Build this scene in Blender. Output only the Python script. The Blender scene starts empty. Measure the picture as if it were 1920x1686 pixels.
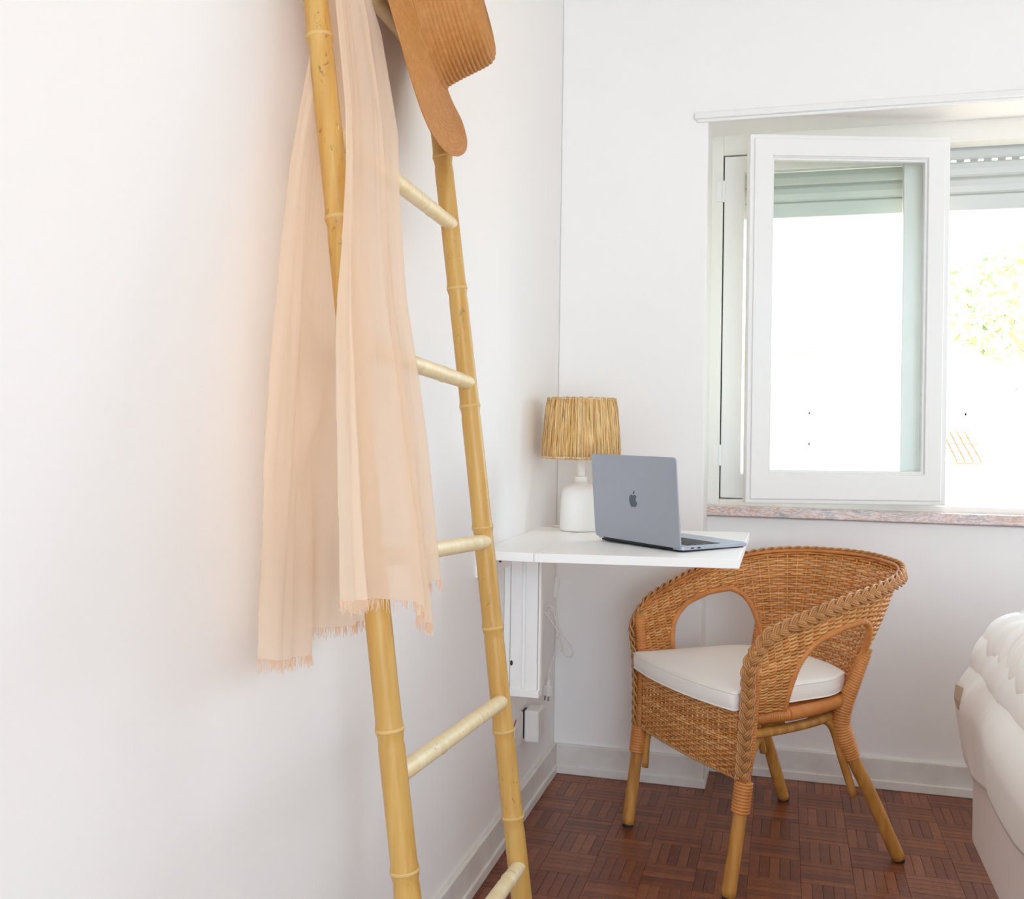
import bpy, bmesh, math, random
import numpy as np
from mathutils import Vector, Matrix
from mathutils import noise as mnz

random.seed(7)
rng = np.random.default_rng(11)
sc = bpy.context.scene
COL = sc.collection
PI = math.pi

# ------------------------------------------------------------------ camera
FPX, YAW, ROLL = 1850.0, -0.271, 0.0140
fw = Vector((math.sin(YAW), math.cos(YAW), 0))
r0 = Vector((math.cos(YAW), -math.sin(YAW), 0)); u0 = Vector((0, 0, 1))
rt = r0 * math.cos(ROLL) + u0 * math.sin(ROLL)
up = -r0 * math.sin(ROLL) + u0 * math.cos(ROLL)
cam = bpy.data.cameras.new('camera')
camo = bpy.data.objects.new('camera', cam); COL.objects.link(camo)
M = Matrix((rt, up, -fw)).transposed().to_4x4()
M.translation = Vector((0.6655, -2.9077, 1.03))
camo.matrix_world = M
cam.sensor_fit = 'HORIZONTAL'; cam.sensor_width = 36.0
cam.lens = FPX / 1920 * 36.0
cam.shift_y = -38.0 / 1920
cam.clip_start = 0.02
sc.camera = camo

# ------------------------------------------------------------------ world, sun, exposure
w = bpy.data.worlds.new('sky'); sc.world = w; w.use_nodes = True
nt = w.node_tree; bg = nt.nodes['Background']
bg.inputs['Color'].default_value = (0.69, 0.83, 0.98, 1)
bg.inputs['Strength'].default_value = 5.6
sun = bpy.data.lights.new('sun', 'SUN'); sun.energy = 12.0; sun.angle = math.radians(1.0)
sun.color = (1.0, 0.80, 0.56)
suno = bpy.data.objects.new('sun', sun); COL.objects.link(suno)
suno.location = (-4, -3, 8)
suno.rotation_euler = Vector((0.62, 0.45, -0.64)).to_track_quat('-Z', 'Y').to_euler()

def portal(name, loc, rot, sx, sy):
    l = bpy.data.lights.new(name, 'AREA'); l.shape = 'RECTANGLE'; l.size = sx; l.size_y = sy
    l.cycles.is_portal = True
    o = bpy.data.objects.new(name, l); COL.objects.link(o); o.location = loc; o.rotation_euler = rot
portal('window_portal', (1.55, 0.46, 1.33), (-PI/2, 0, 0), 2.2, 1.2)
portal('rear_portal', (1.95, -5.2, 1.25), (PI/2, 0, 0), 2.1, 2.5)

vs = sc.view_settings
vs.view_transform = 'Standard'; vs.look = 'None'; vs.gamma = 1.0; vs.use_curve_mapping = False
vs.exposure = 0.37
sc.cycles.diffuse_bounces = 10; sc.cycles.max_bounces = 18; sc.cycles.transparent_max_bounces = 16

# ------------------------------------------------------------------ material helpers
def lin(c):
    return tuple((x / 12.92 if x <= 0.04045 else ((x + 0.055) / 1.055) ** 2.4) for x in [v / 255 for v in c])

def mat(name, rgb, rough=0.6, spec=0.5, metal=0.0):
    m = bpy.data.materials.new(name); m.use_nodes = True
    b = m.node_tree.nodes['Principled BSDF']
    b.inputs['Base Color'].default_value = (*lin(rgb), 1)
    b.inputs['Roughness'].default_value = rough
    b.inputs['Specular IOR Level'].default_value = spec
    b.inputs['Metallic'].default_value = metal
    return m

def N(m, t, **kw):
    n = m.node_tree.nodes.new(t)
    for k, v in kw.items(): setattr(n, k, v)
    return n
def L(m, a, b): m.node_tree.links.new(a, b)
def bsdf(m): return m.node_tree.nodes['Principled BSDF']
def coords(m, scale=(1, 1, 1), kind='Object'):
    tc = N(m, 'ShaderNodeTexCoord'); mp = N(m, 'ShaderNodeMapping')
    mp.inputs['Scale'].default_value = scale
    L(m, tc.outputs[kind], mp.inputs['Vector']); return mp.outputs['Vector']
def noise(m, vec, scale=5, detail=4, rough=0.55, dist=0.0):
    n = N(m, 'ShaderNodeTexNoise'); n.inputs['Scale'].default_value = scale
    n.inputs['Detail'].default_value = detail; n.inputs['Roughness'].default_value = rough
    n.inputs['Distortion'].default_value = dist
    L(m, vec, n.inputs['Vector']); return n.outputs['Fac']
def ramp(m, fac, stops):
    r = N(m, 'ShaderNodeValToRGB'); e = r.color_ramp.elements
    while len(e) < len(stops): e.new(0.5)
    for el, (p, c) in zip(e, stops):
        el.position = p; el.color = (*lin(c), 1)
    L(m, fac, r.inputs['Fac']); return r.outputs['Color']
def mixc(m, fac, a, b, mode='MIX'):
    n = N(m, 'ShaderNodeMix', data_type='RGBA', blend_type=mode)
    for s, v in ((0, fac), (6, a), (7, b)):
        if hasattr(v, 'is_output'): L(m, v, n.inputs[s])
        else: n.inputs[s].default_value = v
    return n.outputs[2]
def bump(m, h, strength=0.3, dist=0.002):
    b = N(m, 'ShaderNodeBump'); b.inputs['Strength'].default_value = strength; b.inputs['Distance'].default_value = dist
    L(m, h, b.inputs['Height']); L(m, b.outputs['Normal'], bsdf(m).inputs['Normal'])
def setcol(m, c): L(m, c, bsdf(m).inputs['Base Color'])
def isl(m): return N(m, 'ShaderNodeNewGeometry').outputs['Random Per Island']
def orand(m): return N(m, 'ShaderNodeObjectInfo').outputs['Random']

# ------------------------------------------------------------------ materials
M_wall = mat('white_wall_paint', (242, 240, 237), 0.75, 0.25)
bump(M_wall, noise(M_wall, coords(M_wall), 60, 5), 0.06, 0.002)
M_trim = mat('white_gloss_paint', (236, 235, 231), 0.35, 0.4)
bump(M_trim, noise(M_trim, coords(M_trim), 25, 3), 0.04, 0.002)
M_skirt = mat('skirting_paint', (228, 224, 217), 0.4, 0.4)
s_ = noise(M_skirt, coords(M_skirt), 9, 6)
setcol(M_skirt, ramp(M_skirt, s_, [(0.3, (215, 210, 202)), (0.6, (230, 227, 221))]))
M_ceil = mat('ceiling_paint', (222, 218, 212), 0.8, 0.2)
M_ext = mat('rendered_facade', (222, 200, 168), 0.85, 0.2)
M_seam = mat('dark_gap', (60, 58, 52), 0.8, 0.1)

def wood_block(name, rnd):
    m = mat(name, (110, 60, 42), 0.33, 0.45)
    r = rnd(m)
    c = ramp(m, r, [(0.0, (140, 80, 54)), (0.3, (160, 95, 64)), (0.55, (174, 106, 72)), (0.8, (190, 120, 82)), (1.0, (150, 87, 59))])
    g = N(m, 'ShaderNodeTexCoord').outputs['Object']
    nz = noise(m, g, 38, 6, 0.65, 1.6)
    c2 = mixc(m, 1.0, c, ramp(m, nz, [(0.25, (150, 130, 120)), (0.6, (235, 228, 222))]), 'MULTIPLY')
    w2 = noise(m, coords(m, (1, 1, 1)), 5, 3)
    c3 = mixc(m, 1.0, c2, ramp(m, w2, [(0.3, (205, 200, 196)), (0.7, (255, 252, 250))]), 'MULTIPLY')
    setcol(m, c3); bump(m, nz, 0.08, 0.001)
    return m
M_blk = wood_block('parquet_wood', orand)
M_blkS = wood_block('parquet_wood_joined', isl)
M_sub = mat('dark_joint', (66, 36, 25), 0.8, 0.2)

def bamboo(name, cols, speck=0.6):
    m = mat(name, cols[1], 0.38, 0.4)
    g1 = noise(m, coords(m, (60, 60, 2.2)), 1.0, 6, 0.6, 0.3)
    base = ramp(m, g1, [(0.25, cols[0]), (0.5, cols[1]), (0.75, cols[2])])
    g2 = noise(m, coords(m, (5, 5, 3)), 1.0, 4)
    base = mixc(m, ramp(m, g2, [(0.42, (0, 0, 0)), (0.65, (150, 150, 150))]), base, (*lin(cols[3]), 1))
    sp = noise(m, coords(m, (110, 110, 42)), 1.0, 5, 0.7, 1.5)
    spm = noise(m, coords(m, (9, 9, 3.5)), 1.0, 2)
    mask = N(m, 'ShaderNodeMath', operation='MULTIPLY')
    L(m, ramp(m, sp, [(0.6, (0, 0, 0)), (0.66, (255, 255, 255))]), mask.inputs[0])
    L(m, ramp(m, spm, [(0.44, (0, 0, 0)), (0.58, (255, 255, 255))]), mask.inputs[1])
    mk = N(m, 'ShaderNodeMath', operation='MULTIPLY'); L(m, mask.outputs[0], mk.inputs[0]); mk.inputs[1].default_value = speck
    setcol(m, mixc(m, mk.outputs[0], base, (*lin((96, 62, 28)), 1)))
    bump(m, g1, 0.12, 0.001)
    return m
M_bam = bamboo('bamboo_cane', [(190, 140, 66), (205, 160, 86), (216, 178, 108), (184, 146, 74)])
M_bamR = bamboo('pale_bamboo_cane', [(222, 200, 150), (232, 214, 172), (240, 227, 194), (214, 190, 138)], 0.5)
M_node = mat('bamboo_node', (214, 176, 112), 0.55, 0.3)

def wicker(name, cols):
    m = mat(name, cols[1], 0.42, 0.45)
    r = isl(m)
    c = ramp(m, r, [(0.0, cols[0]), (0.5, cols[1]), (1.0, cols[2])])
    nz = noise(m, coords(m), 26, 4)
    setcol(m, mixc(m, 1.0, c, ramp(m, nz, [(0.3, (232, 224, 214)), (0.65, (255, 253, 250))]), 'MULTIPLY'))
    bump(m, noise(m, coords(m), 220, 2), 0.10, 0.001)
    return m
M_wick = wicker('woven_cane', [(208, 140, 74), (230, 164, 96), (240, 184, 120)])
M_braid = wicker('braided_cane', [(170, 118, 70), (192, 138, 84), (208, 156, 100)])
M_wrap = wicker('wrapped_cane', [(196, 118, 54), (214, 138, 70), (226, 156, 88)])
M_pole = mat('rattan_pole', (176, 122, 60), 0.4, 0.4)
pn = noise(M_pole, coords(M_pole, (50, 50, 6)), 1, 5)
setcol(M_pole, ramp(M_pole, pn, [(0.25, (164, 108, 48)), (0.55, (200, 144, 72)), (0.8, (214, 164, 92))]))
M_foot = mat('dark_rubber', (40, 34, 30), 0.7)

def fabric(name, rgb, sc_=900, strength=0.2, tr=0.0, transp=0.0):
    m = mat(name, rgb, 0.9, 0.15)
    b = bsdf(m)
    b.inputs['Sheen Weight'].default_value = 0.15
    v = coords(m)
    wv = N(m, 'ShaderNodeTexChecker'); wv.inputs['Scale'].default_value = sc_
    L(m, v, wv.inputs['Vector'])
    n1 = noise(m, v, 30, 4)
    a = N(m, 'ShaderNodeMath', operation='ADD'); L(m, wv.outputs['Fac'], a.inputs[0]); L(m, n1, a.inputs[1])
    bump(m, a.outputs[0], strength, 0.001)
    if tr or transp:
        out = m.node_tree.nodes['Material Output']
        t = N(m, 'ShaderNodeBsdfTranslucent'); t.inputs['Color'].default_value = (*lin(rgb), 1)
        mx = N(m, 'ShaderNodeMixShader'); mx.inputs[0].default_value = tr
        L(m, b.outputs[0], mx.inputs[1]); L(m, t.outputs[0], mx.inputs[2])
        tp = N(m, 'ShaderNodeBsdfTransparent')
        m2 = N(m, 'ShaderNodeMixShader'); m2.inputs[0].default_value = transp
        L(m, mx.outputs[0], m2.inputs[1]); L(m, tp.outputs[0], m2.inputs[2]); L(m, m2.outputs[0], out.inputs['Surface'])
    return m
M_scarf = fabric('peach_gauze', (246, 226, 203), 1400, 0.06, 0.5, 0.16)
M_cush = fabric('cream_cotton', (250, 246, 238), 1200, 0.15)
M_duvet = fabric('cream_duvet_cotton', (247, 243, 237), 1200, 0.1)
M_throw = fabric('oatmeal_throw', (252, 249, 245), 700, 0.3)
M_divan = fabric('divan_cloth', (240, 230, 223), 900, 0.12)
M_tab = fabric('beige_linen', (196, 176, 150), 500, 0.4)
M_matt = fabric('mattress_ticking', (232, 230, 226))
M_bedleg = mat('dark_wood_leg', (84, 54, 36), 0.5)

M_straw = mat('plaited_straw', (206, 150, 88), 0.6, 0.3)
sv = noise(M_straw, coords(M_straw), 90, 4)
setcol(M_straw, ramp(M_straw, sv, [(0.3, (182, 122, 64)), (0.55, (190, 132, 72)), (0.75, (200, 144, 84))]))
bump(M_straw, noise(M_straw, coords(M_straw), 900, 2), 0.12, 0.001)

M_raff = mat('raffia', (224, 178, 110), 0.6, 0.3)
ri = isl(M_raff)
rc = ramp(M_raff, ri, [(0.0, (218, 166, 98)), (0.25, (236, 194, 130)), (0.7, (243, 210, 154)), (1.0, (228, 182, 114))])
rn = noise(M_raff, coords(M_raff, (300, 300, 14)), 1, 3)
setcol(M_raff, mixc(M_raff, 1.0, rc, ramp(M_raff, rn, [(0.3, (230, 216, 196)), (0.6, (255, 255, 255))]), 'MULTIPLY'))
M_shadein = mat('shade_liner', (236, 206, 160), 0.8)
M_ceram = mat('white_ceramic', (246, 245, 241), 0.4, 0.4)
M_plast = mat('white_plastic', (236, 233, 228), 0.4, 0.45)
M_cord = mat('white_cord', (232, 226, 218), 0.5, 0.4)
M_steel = mat('steel', (150, 150, 150), 0.3, 0.5, 1.0)
M_desk = mat('white_desk_foil', (252, 251, 248), 0.4, 0.4)
bump(M_desk, noise(M_desk, coords(M_desk), 150, 2), 0.02, 0.001)
M_alu = mat('grey_aluminium', (168, 172, 182), 0.42, 0.5, 0.55)
M_alu2 = mat('grey_aluminium_deck', (176, 184, 194), 0.4, 0.5, 0.5)
M_logo = mat('logo_mirror', (92, 100, 110), 0.25, 0.6, 0.6)
M_dark = mat('black_plastic', (24, 26, 30), 0.5)
M_key = mat('black_key', (40, 42, 48), 0.5)
M_red = mat('red_mark', (190, 90, 70), 0.6)
M_shut = mat('grey_shutter', (208, 211, 207), 0.5, 0.3)
M_slot = mat('shutter_joint', (176, 178, 170), 0.6, 0.3)
M_putty = mat('window_frame_paint', (234, 231, 222), 0.4, 0.4)

M_marb = mat('pink_marble', (226, 206, 196), 0.18, 0.5)
mv = coords(M_marb, (4, 6, 8))
m1 = noise(M_marb, mv, 2.2, 8, 0.62, 2.2)
mc = ramp(M_marb, m1, [(0.25, (120, 126, 134)), (0.38, (196, 184, 180)), (0.5, (234, 216, 208)), (0.62, (226, 196, 182)), (0.75, (206, 176, 150))])
m2_ = noise(M_marb, coords(M_marb, (3.0, 7, 10)), 3.0, 9, 0.7, 3.5)
setcol(M_marb, mixc(M_marb, ramp(M_marb, m2_, [(0.44, (0, 0, 0)), (0.49, (190, 190, 190)), (0.54, (0, 0, 0))]), mc, (*lin((120, 104, 104)), 1)))

M_glass = bpy.data.materials.new('clear_glass'); M_glass.use_nodes = True
g_ = M_glass.node_tree; g_.nodes.remove(g_.nodes['Principled BSDF'])
tpn = N(M_glass, 'ShaderNodeBsdfTransparent'); tpn.inputs['Color'].default_value = (0.96, 0.98, 0.97, 1)
gln = N(M_glass, 'ShaderNodeBsdfGlossy'); gln.inputs['Roughness'].default_value = 0.02
fr = N(M_glass, 'ShaderNodeFresnel'); fr.inputs['IOR'].default_value = 1.45
mxg = N(M_glass, 'ShaderNodeMixShader'); L(M_glass, fr.outputs[0], mxg.inputs[0]); L(M_glass, tpn.outputs[0], mxg.inputs[1]); L(M_glass, gln.outputs[0], mxg.inputs[2])
L(M_glass, mxg.outputs[0], g_.nodes['Material Output'].inputs['Surface'])

M_ground = mat('sunlit_paving', (200, 184, 158), 0.9)
M_tile = mat('terracotta', (186, 110, 82), 0.8); setcol(M_tile, ramp(M_tile, isl(M_tile), [(0, (150, 96, 82)), (1, (176, 118, 100))]))
M_leaf = mat('leaf_green', (86, 104, 58), 0.6); setcol(M_leaf, ramp(M_leaf, isl(M_leaf), [(0, (128, 140, 104)), (1, (176, 184, 140))]))
M_bark = mat('bark', (168, 154, 136), 0.9)
M_wire = mat('grey_wire', (120, 122, 122), 0.7)
M_glz = mat('window_glass', (140, 152, 152), 0.2)

# ------------------------------------------------------------------ geometry helpers
class MB:
    def __init__(s): s.v = []; s.f = []; s.n = 0
    def add(s, V, F):
        V = np.asarray(V, float).reshape(-1, 3)
        s.v.append(V); s.f.extend([tuple(i + s.n for i in f) for f in F]); s.n += len(V); return s
    def verts(s): return np.concatenate(s.v) if s.v else np.zeros((0, 3))
    def box(s, x0, x1, y0, y1, z0, z1, Mx=None):
        V = np.array([(x, y, z) for x in (x0, x1) for y in (y0, y1) for z in (z0, z1)], float)
        F = [(0, 1, 3, 2), (4, 6, 7, 5), (0, 4, 5, 1), (2, 3, 7, 6), (0, 2, 6, 4), (1, 5, 7, 3)]
        if Mx is not None: V = np.array([Mx @ Vector(p) for p in V])
        return s.add(V, F)
    def sweep(s, P, R, n=8, nrm=None, prof=None, closed=False, caps=True):
        """sweep a profile along P (k,3); R radius scalar or (k,) ; prof (n,2) unit profile in (normal, binormal)"""
        P = np.asarray(P, float); k = len(P)
        R = np.broadcast_to(np.asarray(R, float), (k,))
        if closed: T = np.roll(P, -1, 0) - np.roll(P, 1, 0)
        else: T = np.gradient(P, axis=0)
        T /= np.linalg.norm(T, axis=1)[:, None] + 1e-12
        if nrm is None:
            a = np.array([0, 0, 1.0]) if abs(T[0][2]) < 0.9 else np.array([1.0, 0, 0])
            nn = [a - T[0] * (a @ T[0])]; nn[0] /= np.linalg.norm(nn[0])
            for i in range(1, k):
                q = nn[-1] - T[i] * (nn[-1] @ T[i]); nn.append(q / (np.linalg.norm(q) + 1e-12))
            nrm = np.array(nn)
        else:
            nrm = np.broadcast_to(np.asarray(nrm, float), (k, 3))
            nrm = nrm - T * (nrm * T).sum(1)[:, None]; nrm = nrm / (np.linalg.norm(nrm, axis=1)[:, None] + 1e-12)
        Bn = np.cross(T, nrm)
        if prof is None:
            a = np.arange(n) * 2 * PI / n; prof = np.stack([np.cos(a), np.sin(a)], 1)
        prof = np.asarray(prof, float); n = len(prof)
        V = P[:, None] + R[:, None, None] * (nrm[:, None] * prof[None, :, :1] + Bn[:, None] * prof[None, :, 1:])
        F = []
        for i in range(k if closed else k - 1):
            a0, b0 = i * n, ((i + 1) % k) * n
            for j in range(n):
                j2 = (j + 1) % n
                F.append((a0 + j, a0 + j2, b0 + j2, b0 + j))
        if caps and not closed:
            F.append(tuple(range(n - 1, -1, -1))); F.append(tuple((k - 1) * n + j for j in range(n)))
        return s.add(V.reshape(-1, 3), F)
    def lathe(s, prof, n=32, origin=(0, 0, 0), caps=True):
        pr = np.asarray(prof, float); k = len(pr); a = np.arange(n) * 2 * PI / n
        V = np.stack([pr[:, None, 0] * np.cos(a), pr[:, None, 0] * np.sin(a), np.broadcast_to(pr[:, None, 1], (k, n))], -1) + np.asarray(origin)
        F = [(i * n + j, i * n + (j + 1) % n, (i + 1) * n + (j + 1) % n, (i + 1) * n + j) for i in range(k - 1) for j in range(n)]
        if caps: F += [tuple(range(n - 1, -1, -1)), tuple((k - 1) * n + j for j in range(n))]
        return s.add(V.reshape(-1, 3), F)
    def grid(s, P):
        P = np.asarray(P, float); a, b = P.shape[:2]
        F = [(i * b + j, i * b + j + 1, (i + 1) * b + j + 1, (i + 1) * b + j) for i in range(a - 1) for j in range(b - 1)]
        return s.add(P.reshape(-1, 3), F)
    def prism(s, poly, d, Mx):
        """2D polygon extruded 0..d in local z, mapped by Mx"""
        n = len(poly)
        V = [Mx @ Vector((x, y, 0)) for x, y in poly] + [Mx @ Vector((x, y, d)) for x, y in poly]
        F = [tuple(range(n - 1, -1, -1)), tuple(range(n, 2 * n))] + [(i, (i + 1) % n, n + (i + 1) % n, n + i) for i in range(n)]
        return s.add([tuple(v) for v in V], F)
    def mesh(s, name, m, smooth=False):
        me = bpy.data.meshes.new(name); me.from_pydata(s.verts().tolist(), [], s.f)
        me.materials.append(m)
        if smooth: me.polygons.foreach_set('use_smooth', [True] * len(me.polygons))
        me.update(); return me
    def build(s, name, m, parent=None, smooth=False, bevel=0, seg=2, loc=None, recalc=True, solid=0):
        me = s.mesh(name, m, smooth)
        if recalc and len(me.polygons) < 60000:
            b = bmesh.new(); b.from_mesh(me); bmesh.ops.recalc_face_normals(b, faces=b.faces); b.to_mesh(me); b.free()
        o = bpy.data.objects.new(name, me); COL.objects.link(o)
        if parent: o.parent = parent
        if loc is not None: o.location = loc
        if bevel:
            bv = o.modifiers.new('b', 'BEVEL'); bv.width = bevel; bv.segments = seg; bv.limit_method = 'ANGLE'; bv.angle_limit = math.radians(40)
            bv.harden_normals = False
        if solid:
            sd = o.modifiers.new('s', 'SOLIDIFY'); sd.thickness = solid; sd.offset = -1
        return o

def empty(name, loc=(0, 0, 0), rz=0.0):
    o = bpy.data.objects.new(name, None); COL.objects.link(o)
    o.location = loc; o.rotation_euler = (0, 0, rz); o.empty_display_size = 0.05
    return o
def tag(o, label, cat, group=None):
    o['label'] = label; o['category'] = cat
    if group: o['group'] = group
    return o
def struct(o): o['kind'] = 'structure'; return o
def stuff(o): o['kind'] = 'stuff'; return o
def spline(pts, n):
    """Catmull-Rom through points, resampled evenly by arc length"""
    p = np.asarray(pts, float); q = np.vstack([2 * p[0] - p[1], p, 2 * p[-1] - p[-2]]); out = []
    for i in range(1, len(q) - 2):
        t = np.linspace(0, 1, 24, endpoint=False)[:, None]
        a, b, c, d = q[i - 1], q[i], q[i + 1], q[i + 2]
        out.append(0.5 * ((2 * b) + (c - a) * t + (2 * a - 5 * b + 4 * c - d) * t ** 2 + (3 * b - a - 3 * c + d) * t ** 3))
    out = np.vstack(out + [p[-1:]])
    l = np.r_[0, np.cumsum(np.linalg.norm(np.diff(out, axis=0), axis=1))]
    s = np.linspace(0, l[-1], n)
    return np.stack([np.interp(s, l, out[:, k]) for k in range(out.shape[1])], 1)
def rrect(w, h, r, n=5):
    pts = []
    for cx, cy, a0 in ((w/2 - r, h/2 - r, 0), (-w/2 + r, h/2 - r, PI/2), (-w/2 + r, -h/2 + r, PI), (w/2 - r, -h/2 + r, 1.5*PI)):
        for i in range(n + 1):
            a = a0 + PI/2 * i / n; pts.append((cx + r * math.cos(a), cy + r * math.sin(a)))
    return pts
def frame4(mb, x0, x1, z0, z1, y0, y1, wl, wr, wt, wb, Mx=None):
    """closed rectangular ring, one continuous body"""
    o = [(x0, z0), (x1, z0), (x1, z1), (x0, z1)]; n = [(x0 + wl, z0 + wb), (x1 - wr, z0 + wb), (x1 - wr, z1 - wt), (x0 + wl, z1 - wt)]
    V = [(x, y0, z) for x, z in o] + [(x, y0, z) for x, z in n] + [(x, y1, z) for x, z in o] + [(x, y1, z) for x, z in n]
    if Mx is not None: V = [tuple(Mx @ Vector(p)) for p in V]
    F = []
    for k in range(4):
        q = (k + 1) % 4
        F += [(k, q, 4 + q, 4 + k), (8 + q, 8 + k, 12 + k, 12 + q), (q, k, 8 + k, 8 + q), (4 + k, 4 + q, 12 + q, 12 + k)]
    mb.add(V, F)

# ================================================================== ROOM SHELL
CEIL = 2.65; XR = 3.5; YB = -5.2
X0N = 0.437   # left side of the window niche
XN1 = 2.75    # right side of the niche
YN = 0.157    # back of the niche below the sill
struct(MB().box(-0.25, 0, YB - 0.2, 0.6, -0.02, CEIL).build('wall_left', M_wall))
b = MB()
b.prism([(0, 0), (X0N, 0), (X0N, 1.935), (XN1, 1.935), (XN1, 0), (XR, 0), (XR, CEIL), (0, CEIL)], -0.42, Matrix.Rotation(PI / 2, 4, 'X'))
b.box(X0N - 0.02, XN1 + 0.02, YN, 0.40, -0.02, 0.775)   # wall under the sill
struct(b.build('wall_back', M_wall, bevel=0.006, seg=3))
struct(MB().box(XR, XR + 0.2, YB, 0.42, 0, CEIL).build('wall_right', M_wall))
b = MB(); b.box(0, 0.9, YB - 0.2, YB, 0, CEIL); b.box(3.0, XR, YB - 0.2, YB, 0, CEIL); b.box(0.9, 3.0, YB - 0.2, YB, 2.5, CEIL)  # unseen wall; its opening is added and sized to let in fill light
struct(b.build('wall_rear', M_wall))
struct(MB().box(-0.25, XR + 0.2, YB - 0.2, 0.42, CEIL, CEIL + 0.2).build('ceiling', M_ceil))

# ---- floor with mosaic parquet: squares of five fingers laid basket fashion
floor = struct(MB().box(0, XR, YB, 0.25, -0.03, -0.0075).build('floor', M_sub))
SQ = 0.118; NF = 5; FWD = SQ / NF; G = 0.00025
def block_mesh(name, m):
    l, wd, h, c = SQ / 2 - G, FWD / 2 - G, 0.0075, 0.0005
    V = [(-l, -wd, 0), (l, -wd, 0), (l, wd, 0), (-l, wd, 0), (-l, -wd, h - c), (l, -wd, h - c), (l, wd, h - c), (-l, wd, h - c),
         (-l + c, -wd + c, h), (l - c, -wd + c, h), (l - c, wd - c, h), (-l + c, wd - c, h)]
    F = [(0, 1, 5, 4), (1, 2, 6, 5), (2, 3, 7, 6), (3, 0, 4, 7), (4, 5, 9, 8), (5, 6, 10, 9), (6, 7, 11, 10), (7, 4, 8, 11), (8, 9, 10, 11)]
    return V, F
BV, BF = block_mesh('', None)
bm_ = MB().add(BV, BF).mesh('parquet_block', M_blk)
near, rest = [], []
cx, cy = 0.6655, -2.9077
for i in range(0, 17):
    for j in range(-28, 2):
        x0, y0 = i * SQ + 0.004, j * SQ + 0.045
        for k in range(NF):
            if (i + j) % 2: px, py, a = x0 + SQ / 2, y0 + FWD * (k + 0.5), 0.0
            else: px, py, a = x0 + FWD * (k + 0.5), y0 + SQ / 2, PI / 2
            if py > (YN - 0.01 if px > X0N - 0.06 else -0.01) or px < 0.012 or py < -3.3: continue
            d = Vector((px - cx, py - cy, -1.03)); z = d.dot(fw); u = 960 + FPX * d.dot(rt) / z if z > 0.1 else -1; vv = 805 - FPX * d.dot(up) / z if z > 0.1 else -1
            vis = z > 0.1 and 880 < u < 1890 and vv < 1700 and not (px > 1.09 and py < -0.5) and px > 0.02
            (near if vis else rest).append((z if vis else 99, px, py, a))
near.sort()
rest += near[300:]; near = near[:300]
for z, px, py, a in near:
    o = bpy.data.objects.new('parquet_block', bm_); COL.objects.link(o); o.parent = floor
    o.location = (px, py, -0.0075 + random.uniform(-0.0003, 0.0003)); o.rotation_euler = (0, 0, a)
mb = MB(); bva = np.array(BV)
for z, px, py, a in rest:
    c, s = math.cos(a), math.sin(a)
    V = bva.copy(); V[:, 0], V[:, 1] = bva[:, 0] * c - bva[:, 1] * s + px, bva[:, 0] * s + bva[:, 1] * c + py; V[:, 2] += -0.0075 + random.uniform(-0.0003, 0.0003)
    mb.add(V, BF)
stuff(mb.build('parquet_blocks', M_blkS, floor, recalc=False))
MB().box(17 * SQ + 0.004, XR, YB, 0.15, -0.0075, 0).build('parquet_field', M_blkS, floor)

# ---- skirting (stepped profile)
def skirt(name, x0, x1, y0, y1):
    b = MB(); b.box(x0, x1, y0, y1, 0, 0.085)
    return b
SK = 0.012
b = MB(); b.box(0, SK, YB, 0, 0.012, 0.088); b.box(0, SK + 0.006, YB, -0.0, 0, 0.026)
struct(b.build('baseboard_left', M_skirt, bevel=0.003, seg=2))
b = MB(); b.box(SK, X0N + SK, -SK, 0, 0.012, 0.088); b.box(SK, X0N + SK + 0.006, -SK - 0.006, 0, 0, 0.026)
b.box(X0N, X0N + SK, 0, YN, 0.012, 0.088); b.box(X0N, X0N + SK + 0.006, 0, YN, 0, 0.026)
struct(b.build('baseboard_back', M_skirt, bevel=0.003, seg=2))
b = MB(); b.box(X0N + SK, XN1, YN - SK, YN, 0.012, 0.088); b.box(X0N + SK, XN1, YN - SK - 0.006, YN, 0, 0.026)
struct(b.build('baseboard_niche', M_skirt, bevel=0.003, seg=2))

# ---- moulding over the window
b = MB()
b.box(0.397, 3.0, -0.018, 0.0, 1.936, 1.956); b.box(0.404, 3.0, -0.010, 0.0, 1.928, 1.938)
struct(b.build('trim_1', M_trim, bevel=0.004, seg=3))

# ================================================================== WINDOW
win = struct(empty('window_1', (X0N, 0.17, 0.81)))
def wp(b, name, m, **kw):
    o = b.build(name, m, win, **kw); o.location = -Vector((X0N, 0.17, 0.81)); return o
b = MB(); b.box(X0N - 0.002, XN1, 0.128, 0.36, 0.778, 0.808)
wp(b, 'sill', M_marb, bevel=0.003)
b = MB()
b.box(X0N - 0.002, 0.470, 0.168, 0.235, 0.806, 1.937); b.box(0.470, XN1, 0.168, 0.235, 1.8755, 1.937); b.box(0.470, XN1, 0.168, 0.235, 0.806, 0.8255)
b.box(1.042, 1.098, 0.19, 0.235, 0.8255, 1.8755); b.box(2.60, XN1, 0.168, 0.235, 0.8255, 1.8755)
wp(b, 'frame', M_putty, bevel=0.002)
b = MB(); b.box(X0N - 0.002, 0.50, 0.235, 0.42, 0.806, 1.937); b.box(0.5, XN1, 0.235, 0.42, 0.79, 0.815)
b.box(2.60, XN1, 0.235, 0.42, 0.806, 1.937)
wp(b, 'outer_reveal', M_trim)
b = MB(); frame4(b, 0.4705, 1.041, 0.8265, 1.8745, 0.19, 0.2, 0.01, 0.01, 0.01, 0.01)
wp(b, 'gap_shade_ring', M_seam)  # dark colour stands in for the shade in the gap round the sash
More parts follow.
